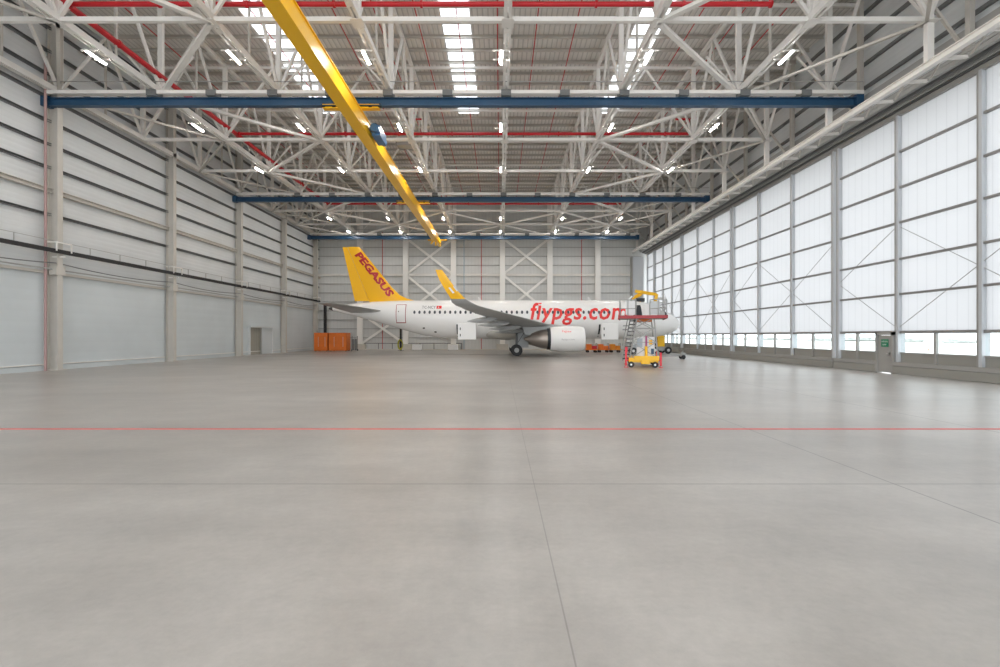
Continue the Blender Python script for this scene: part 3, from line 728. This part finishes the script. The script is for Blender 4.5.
# fin + rudder
def finsec(z, s0, s1, th):
    P = []; c = s1-s0
    for a, b in [(0,0),(.05,.5),(.2,.9),(.4,1),(.7,.7),(1,.25)]: P.append((-(s0+a*c), -b*th, z))
    for a, b in [(1,-.25),(.7,-.7),(.4,-1),(.2,-.9),(.05,-.5)]: P.append((-(s0+a*c), -b*th, z))
    return P
def fin_le(z): return 29.75 + (z-5.7)*(34.48-29.75)/(11.58-5.7)
def fin_te(z): return 34.95 + (z-5.7)*(36.3-34.95)/(11.58-5.7)
hinge = .7
F_ = []
for z in (5.55, 5.8, 6.05, 6.4, 7.2, 8.5, 10, 11.3, 11.58):
    le = fin_le(z); ex = {5.55: 1.9, 5.8: 1.35, 6.05: .62, 6.4: .2}.get(z, 0)
    F_.append(finsec(z, le-ex, le+(fin_te(z)-le)*hinge, .24*(1-.5*(z-5.5)/6)))
MB().rings(F_).build('tail_fin', M['tail'], ac)
R_ = []
for z in (5.75, 8, 10, 11.56):
    le = fin_le(z)+(fin_te(z)-fin_le(z))*hinge+.03
    th = .15*(1-.5*(z-5.5)/6); te = fin_te(z)
    R_.append([(-le, -th*.45, z), (-te, -.02, z), (-te, .02, z), (-le, th*.45, z)])
MB().rings(R_).build('rudder', M['tail'], ac)
# blade antennas
for s in (9.5, 21.3):
    MB().rings([[(-s, -.02, 5.8), (-s-.35, -.02, 5.8), (-s-.35, .02, 5.8), (-s, .02, 5.8)], [(-s-.3, -.01, 6.2), (-s-.45, -.01, 6.2), (-s-.45, .01, 6.2), (-s-.3, .01, 6.2)]]).build('antenna', M['white'], ac)
# lettering
def fus(s_left, z0):
    return lambda u, v: side(s_left-u, z0+v, .028)
put_text('flypgs.com', 2.5, fus(AX-3.15, 3.74), 'lettering', M['letter'], ac, offset=.045, shear=.2, spacing=1.06, fit=10.1, cuts=2)
put_text('TC-NCY', .44, fus(AX+8.15, 4.85), 'registration', mat('registration_grey', (.25, .25, .26), .4), ac, offset=.004, fit=1.45, cuts=1)
patch(AX+6.1, AX+6.62, 4.85, 5.16, .02, 'flag', M['letter'], nz=3)
mb = MB(); n = 14; mb.add([side(AX+6.42+.07*math.cos(2*PI*i/n), 5.005+.07*math.sin(2*PI*i/n), .03) for i in range(n)], [tuple(range(n))]); mb.build('flag_emblem', M['white'], ac)
# fin name reads down along the leading edge
a0 = Vector((-34.95, 0, 10.7)); d_ = Vector((math.cos(math.radians(-51)), 0, math.sin(math.radians(-51)))); u_ = Vector((-d_.z, 0, d_.x))
def finmap(u, v):
    p = a0 + d_*u + u_*v; z = p.z; le = fin_le(z); te = le+(fin_te(z)-le)*hinge
    th = .24*(1-.5*(z-5.5)/6); q = ((-p.x)-le)/(te-le); tab = [(0,0),(.05,.5),(.2,.9),(.4,1),(.7,.7),(1,.25)]
    b = lerp_tab(tab, q)[0]; return (p.x, -b*th-.03, p.z)
put_text('PEGASUS', 1.0, finmap, 'fin_lettering', M['letterd'], ac, offset=.05, shear=.12, fit=5.9, cuts=2)
# small marks on nacelle and nose
def nac(u, v, s0=13.9, z0=2.45):
    z = z0+v; r = 1.27; return (-(s0-u), -5.75-math.sqrt(max(.01, r*r-(z-1.72)**2)), z)
put_text('Pegasus', .3, lambda u, v: nac(u, v, 13.5, 2.35), 'nacelle_mark', M['letter'], ac, fit=.85, cuts=1)
put_text('flypgs.com', .2, lambda u, v: nac(u, v, 13.6, 1.62), 'nacelle_mark', mat('mark_grey', (.4, .4, .42), .5), ac, fit=1.25, cuts=1)
for s, z in ((6.3, 3.0), (6.3, 2.6)):
    patch(s-.28, s+.28, z, z+.12, .02, 'service_panel', M['wing'], nz=1)
# winglet mark
mb = MB(); yw = -17.98
mb.add([(-22.75, yw, 5.05), (-22.6, yw, 5.1), (-22.95, yw, 5.5), (-23.05, yw, 5.45), (-22.85, yw, 5.2)], [(0,1,2,3,4)])
mb.add([(-22.45, yw, 5.2), (-22.35, yw, 5.25), (-22.6, yw, 5.6), (-22.7, yw, 5.55)], [(0,1,2,3)]); mb.build('winglet_mark', M['white'], ac)

# ------------------------------------------------------------------ access platform (mobile docking stair)
px, py = 9.42, 32.8
pf = empty('access_platform', (px, py, 0), 'tall mobile access platform with yellow wheeled base and red stabiliser posts', 'access platform', rz=math.radians(-14))
b = MB(); b.box(-.95, .85, -1.2, -1.0, .32, .62); b.box(-.95, .85, 2.3, 2.5, .32, .6); b.box(-.75, -.6, -1.1, 2.4, .34, .55); b.box(.6, .75, -1.1, 2.4, .34, .55); b.box(-.2, .35, -1.3, 2.4, .22, .5)
b.box(-.6, .9, -1.28, -1.2, .42, .74); b.build('chassis', M['yellow'], pf, bevel=.02)
for x, y in ((-.8, -1.3), (.65, -1.3), (-.8, 2.3), (.7, 2.3)):
    wl_ = MB().wheel(x, y, .19, .19, .12, 20).build('castor', M['black'], pf); MB().wheel(x, y, .19, .07, .14, 12).build('hub', M['chrome'], wl_)
for x, y in ((-1.12, -1.15), (1.0, -1.15), (-1.12, 2.5), (1.0, 2.5)):
    p = MB().box(x-.06, x+.06, y-.06, y+.06, .1, .95).build('stabiliser_post', M['outred'], pf)
    MB().box(x-.12, x+.12, y-.12, y+.12, 0, .04).build('foot_plate', M['outred'], p); MB().tube((x, y, .03), (x, y, .12), .04, 10).build('screw_jack', M['chrome'], p)
    MB().bar((x, y, .45), (x*.7, y*.85, .45), .08, .1).build('outrigger_arm', M['outred'], p)
DK = 3.25
MB().box(-1.5, 1.35, -1.2, 2.4, DK-.1, DK).build('deck', M['girt2'], pf)
e = MB(); e.box(-1.55, 1.4, -1.28, -1.2, DK-.14, DK+.06); e.box(-1.6, -1.5, -1.28, 2.4, DK-.14, DK+.06); e.box(1.35, 1.42, -1.28, 2.4, DK-.14, DK+.06); e.build('toe_board', M['deckred'], pf)
lg = [((-.9, -1.1, .5), (-.45, -1.0, DK-.12)), ((.85, -1.1, .5), (.6, -1.0, DK-.12)), ((-.9, 2.3, .5), (-.45, 2.2, DK-.12)), ((.85, 2.3, .5), (.6, 2.2, DK-.12))]
for a, c in lg: MB().bar(a, c, .08, .08).build('leg', M['doorframe'], pf)
sc_ = MB()
for yq in (-1.02, 2.2):
    sc_ = MB()
    for z0, z1 in ((.6, 1.6), (1.6, 2.5), (2.5, DK-.1)):
        xa = .82-.09*(z0-.5); xb = .82-.09*(z1-.5)
        sc_.bar((-xa, yq, z0), (xb, yq, z1), .045); sc_.bar((xa, yq, z0), (-xb, yq, z1), .045); sc_.bar((-xb, yq, z1), (xb, yq, z1), .05)
    sc_.build('cross_bracing', M['girt2'], pf)
c = MB(); c.box(-.45, .65, -.95, -.2, .6, 1.95); c.build('control_cabinet', M['white'], pf, bevel=.02)
q = MB(); q.box(-.45, -.1, -.97, -.955, 1.3, 1.85).build('cabinet_sticker', mat('sticker_grey', (.4, .45, .5), .5), pf)
MB().tube((.12, -1.1, .6), (.12, -1.1, 1.35), .09, 14).build('hydraulic_ram', M['yellow'], pf)
MB().tube((.12, -1.1, 1.35), (.12, -1.1, 2.0), .055, 12).build('ram_rod', mat('magenta_tube', (.4, .06, .2), .4), pf)
# stairs climbing beside the legs
for k in range(11):
    MB().box(-1.33+.048*k, -.92+.048*k, -1.0+.3*k-.12, -1.0+.3*k+.12, .55+.25*k-.035, .55+.25*k+.035).build('stair_tread', M['dark'], pf)
for x in (-1.15, -.7): MB().bar((x-.2, -1.1, .45), (x+.33, 2.1, DK-.05), .05, .12).build('stair_string', M['doorframe'], pf)
for x in (-1.15, -.7): MB().tube((x-.2, -1.1, 1.4), (x+.33, 2.1, DK+.9), .025, 8).build('hand_rail', M['doorframe'], pf)
for (xa, ya, xb, yb) in ((-1.5, -1.2, -.5, -1.2), (.35, -1.2, 1.35, -1.2), (-1.5, -1.2, -1.5, 2.4), (1.35, -1.2, 1.35, 2.4), (-.5, -1.2, -.5, -.3)):
    g = MB()
    for zz in (.5, 1.05): g.tube((xa, ya, DK+zz), (xb, yb, DK+zz), .028, 8)
    nn = 3
    for i_ in range(nn): g.tube((xa+(xb-xa)*i_/(nn-1), ya+(yb-ya)*i_/(nn-1), DK), (xa+(xb-xa)*i_/(nn-1), ya+(yb-ya)*i_/(nn-1), DK+1.05), .028, 8)
    g.build('guard_rail', M['girt2'], pf)
MB().box(-1.15, -.55, -1.05, -1.0, DK+.1, DK+1.0).build('side_screen', M['white'], pf)
MB().box(.3, .95, -1.05, -1.0, DK+.1, DK+.95).build('side_screen', mat('clear_grey_screen', (.55, .57, .58), .3), pf)
MB().bar((-1.1, -1.1, DK+.9), (-.75, -1.1, DK+1.3), .06, .1).build('raised_flap', M['white'], pf)
MB().box(.95, 1.25, -1.0, -.7, DK+.02, DK+.35).build('tool_box', M['girt2'], pf)
MB().box(-1.18, -1.02, -1.16, -1.1, .95, 1.3).build('warning_plate', M['outred'], pf)
MB().box(.3, .5, -.985, -.955, 1.45, 1.75).build('warning_plate', M['tail'], pf)
MB().box(.42, .6, -.985, -.955, .85, 1.2).build('warning_plate', M['blue'], pf)
MB().box(-.4, .5, -.4, .3, DK-.32, DK-.14).build('deck_beam', M['orange'], pf)

# ------------------------------------------------------------------ boom lift beyond the nose
bl = empty('boom_lift', (18.1, 57.4, 0), 'yellow articulated boom lift standing beyond the aircraft nose by the glazed doors', 'boom lift')
MB().box(-.9, 1.0, -1.2, 1.0, .35, .75).build('chassis', M['girt2'], bl, bevel=.04)
for x in (-.7, .8):
    for y in (-1.2, 1.0):
        wl_ = MB().wheel(x, y, .4, .4, .28, 24).build('wheel', M['black'], bl); MB().wheel(x, y, .4, .18, .31, 16).build('hub', M['white'], wl_)
MB().box(-.35, .5, -1.0, .5, .8, 2.05).build('turret', M['yellow'], bl, bevel=.08)
MB().box(-.55, -.36, -.9, .4, .9, 1.95).build('counterweight', M['black'], bl, bevel=.03)
MB().bar((0, .1, 1.8), (-2.45, .4, 6.75), .34, .36).build('lower_boom', M['yellow'], bl)
MB().bar((-2.75, .3, 6.15), (-1.6, .3, 7.15), .4, .42).build('knuckle', M['yellow'], bl)
MB().bar((-2.6, 0, 7.15), (-.2, -.1, 6.75), .3, .34).build('upper_boom', M['yellow'], bl)
MB().tube((-2.9, .1, 6.0), (-1.7, .1, 6.6), .1, 12).build('hydraulic_ram', M['chrome'], bl)
MB().box(-2.5, -1.5, -.1, .4, 5.95, 6.35).build('linkage', M['dark'], bl, bevel=.04)
MB().bar((-.15, -.1, 6.8), (-.4, -.1, 5.5), .3, .34).build('jib', M['yellow'], bl)
k_ = MB()
for z in (5.3, 5.8, 6.35):
    for a, c in (((-.1,-.5),(.75,-.5)), ((.75,-.5),(.75,.4)), ((.75,.4),(-.1,.4)), ((-.1,.4),(-.1,-.5))): k_.tube((*a, z), (*c, z), .03, 8)
for a in ((-.1,-.5),(.75,-.5),(.75,.4),(-.1,.4)): k_.tube((*a, 5.3), (*a, 6.35), .03, 8)
k_.build('basket', M['girt2'], bl)
MB().box(-.1, .75, -.5, .4, 5.24, 5.29).build('basket_floor', M['girt'], bl)

# tow bar on the floor
tb = empty('tow_bar', (15.7, 43.2, 0), 'grey aircraft tow bar with small wheels lying on the floor by the glazed doors', 'tow bar')
MB().tube((-2.2, 0, .22), (0, 0, .35), .06, 12).build('bar', M['chrome'], tb)
hb = MB(); hb.box(-.12, .3, -.2, .2, .22, .55); hb.bar((0, 0, .5), (.15, 0, .75), .08); hb.build('towing_head', M['girt2'], tb, bevel=.02)
for q in (-.3, .3): MB().wheel(.05, q, .19, .19, .1, 18).build('wheel', M['black'], tb)
MB().tube((-2.35, 0, .2), (-2.2, 0, .22), .1, 12).build('tow_eye', M['girt'], tb)
MB().tube((-2.2, 0, 0.02), (-2.2, 0, .22), .04, 8).build('prop', M['girt2'], tb)

# ------------------------------------------------------------------ orange lockers, carts and odd items
for x, w_, lab in ((-23.35, 1.75, 'rust-orange steel storage container in the far corner, next to the side wall'), (-21.15, 2.3, 'rust-orange steel storage container in the far corner, next to the tail')):
    o = empty('storage_container', (x, 66.0, 0), lab, 'container', 'orange containers in the far corner')
    MB().box(-w_/2, w_/2, -.9, .9, .08, 2.42).build('body', M['orange'], o, bevel=.03)
    for q in (-w_/4, w_/4):
        dd = MB().box(q-w_/4+.05, q+w_/4-.05, -.94, -.9, .2, 2.3).build('door', M['orange'], o, bevel=.01)
        MB().tube((q+.15, -.97, .6), (q+.15, -.97, 1.9), .025, 8).build('lock_rod', M['cream'], dd)
    for q in (-w_/2+.15, w_/2-.15):
        for yy in (-.75, .75): MB().box(q-.1, q+.1, yy-.1, yy+.1, 0, .08).build('foot', M['girt'], o)
hm = empty('gas_cylinder_trolley', (-19.3, 66.2, 0), 'dark upright cylinder trolley beside the orange containers', 'trolley')
for q in (-.2, .2): 
    MB().tube((q, 0, .12), (q, 0, 1.6), .16, 14).build('cylinder', M['girt'], hm)
MB().bar((-.35, .22, .1), (-.35, .22, 2.0), .05).build('frame_rail', M['black'], hm); MB().bar((.35, .22, .1), (.35, .22, 2.0), .05).build('frame_rail', M['black'], hm)
for q in (-.4, .4): MB().rings([[(q+dx, .22+.14*math.cos(2*PI*i/16), .14+.14*math.sin(2*PI*i/16)) for i in range(16)] for dx in (-.03, .03)]).build('wheel', M['black'], hm)

def cart(loc, lab, L, m, seed):
    r = random.Random(seed); o = empty('equipment_cart', loc, lab, 'cart', 'orange carts under the aircraft')
    MB().box(-L/2, L/2, -.5, .5, .3, .42).build('platform', m, o)
    b_ = MB(); b_.box(-L/2+.05, -.02, -.42, .42, .42, 1.02).build('engine_housing', m, o, bevel=.04)
    MB().box(.04, L/2-.05, -.4, .4, .42, .82).build('tank', M['outred'] if seed % 2 else m, o, bevel=.06)
    hh = MB(); hh.path([(L/2-.05, -.4, .42), (L/2-.05, -.4, 1.1), (L/2-.05, .4, 1.1), (L/2-.05, .4, .42)], .025); hh.build('push_handle', M['girt'], o)
    for q in (-L/2+.2, L/2-.2):
        for yy in (-.45, .45): MB().wheel(q, yy, .15, .15, .1, 16).build('wheel', M['black'], o)
    return o
cart((11.1, 60.8, 0), 'dark red and orange equipment cart beside the engine intake, beyond the fuselage', 1.35, M['orange2'], 1)
cart((12.55, 60.9, 0), 'bright orange equipment cart in the middle of the three under the nose', 1.3, M['orange2'], 2)
cart((14.0, 61.0, 0), 'light orange equipment cart closest to the access platform', 1.3, mat('amber_paint', (.95, .36, .03), .45), 4)

hr = empty('hose_stand', (-13.4, 67.5, 0), 'dark stand with looped olive-yellow hose under the rear fuselage', 'hose stand')
MB().tube((0, 0, 0), (0, 0, 3.3), .14, 12).build('post', M['black'], hr)
MB().box(-.35, .35, -.3, .3, 0, .06).build('base_plate', M['girt'], hr)
hs = MB()
for k in range(4):
    rr = .34+.03*k; hs.path([(rr*math.cos(2*PI*i/16)*.8, -.2-.05*k, .85+rr*1.6*math.sin(2*PI*i/16)) for i in range(17)], .05, 6)
hs.build('hose', M['olive'], hr)
# low barrier along the end wall
br = empty('barrier_rail', (0, 71.95, 0), 'low dark barrier rail along the foot of the end wall', 'barrier')
MB().tube((-19.5, 0, .95), (-5.5, 0, .95), .05, 8).build('rail', M['girt'], br)
for k in range(8): MB().tube((-19.5+2*k, 0, 0), (-19.5+2*k, 0, .95), .05, 8).build('post', M['girt'], br)
# white work cabinets at the wall foot
for x, lab in ((-11.6, 'low white cabinet at the end wall under the rear fuselage'), (-6.6, 'low white cabinet at the end wall under the aft cargo door')):
    o = empty('low_cabinet', (x, 70.2, 0), lab, 'cabinet', 'low cabinets by the end wall')
    MB().box(-.7, .7, -.35, .35, .06, .8).build('body', M['white'], o, bevel=.02)
    for q in (-.34, .34):
        dd = MB().box(q-.32, q+.32, -.38, -.351, .1, .76).build('door', M['white'], o); MB().box(q-.04, q+.04, -.41, -.38, .5, .53).build('handle', M['chrome'], dd)
    for q in (-.6, .6): MB().box(q-.04, q+.04, -.3, .3, 0, .06).build('foot', M['girt'], o)
tag(MB().box(WL+.1, WR-1.5, YB-.02-1.0, YB-.16, 0, .12).build('trim_1', M['cream']), 'low concrete kerb along the foot of the end wall', None, None, 'structure')
# kerb must stop short of plinth volumes visually; it is only a step
# air heater boxes in the roof
for x, y, lab in ((-7.6, 40.0, 'grey unit heater hung in the roof beside the yellow crane'), (-18.6, 19.2, 'grey unit heater hung by the nearest roof corner above the side wall'), (12.8, 19.6, 'grey unit heater hung in the roof near the glazed doors')):
    o = empty('unit_heater', (x, y, 17.1), lab, 'heater', 'unit heaters in the roof')
    MB().box(-.6, .6, -.5, .5, 0, 1.1).build('casing', M['girt2'], o, bevel=.04)
    MB().lathe_x([(-.68, .42), (-.6, .44)], 0, .55, 20, True).build('fan_grille', M['girt'], o)
    for q in (-.5, .5): MB().bar((q, 0, 1.1), (q, 0, 4.85), .04).build('drop_rod', M['girt2'], o)

# ------------------------------------------------------------------ outside
g = MB(); xsg = [(21.15, -.03), (60, -.1), (140, -4), (900, -4.0)]
for (xa, za), (xb, zb) in zip(xsg, xsg[1:]):
    g.add([(xa, -600, za), (xb, -600, zb), (xb, 1500, zb), (xa, 1500, za)], [(0,1,2,3)])
tag(g.build('ground_outside', M['tarmac']), 'pale concrete airfield apron outside the glazed doors', None, None, 'structure')
g = MB(); g.add([(-200, -600, -.6), (21.1, -600, -.6), (21.1, 1500, -.6), (-200, 1500, -.6)], [(0,1,2,3)])
tag(g.build('ground_front', M['tarmac']), 'pale ground around the hangar', None, None, 'structure')
rg = random.Random(3)
nb = 0
for k in range(64):
    dep = 110 + 32*k + rg.uniform(-3, 3)
    x = 400 + 22*(k % 2) + rg.uniform(-4, 4)
    r = rg.uniform(9, 16); hgt = rg.uniform(2.0, 3.8)*(1.4 if k % 7 == 0 else 1)
    bm = bmesh.new(); bmesh.ops.create_icosphere(bm, subdivisions=3, radius=1)
    for v in bm.verts:
        n_ = 1 + .16*math.sin(v.co.x*7+k)+.13*math.sin(v.co.y*9+k*2)+.1*math.sin(v.co.z*11+k)
        v.co = Vector((v.co.x*r*n_, v.co.y*r*.85*n_, (v.co.z+.6)*hgt*n_*.75))
    me = bpy.data.meshes.new('tree_crown'); bm.to_mesh(me); bm.free(); me.materials.append(M['leafy'])
    t_ = empty('distant_tree', (x, dep, -4.4), 'hazy grey-green tree far across the airfield', 'tree', 'far tree line across the airfield')
    o = bpy.data.objects.new('crown', me); COL.objects.link(o); o.parent = t_
    MB().tube((0, 0, -.2), (0, 0, 1.2), .4, 8).build('trunk', M['girt2'], t_)
for k in range(7):
    dep = 80 + 26*k
    o = MB().tube((0, 0, 0), (0, 0, 1.5), .12, 8).build('marker_post', M['reddirt']); o.location = (115+rg.uniform(-3, 3), dep, -2.75)
    tag(o, 'small orange marker post out on the airfield', 'marker', 'orange airfield markers')
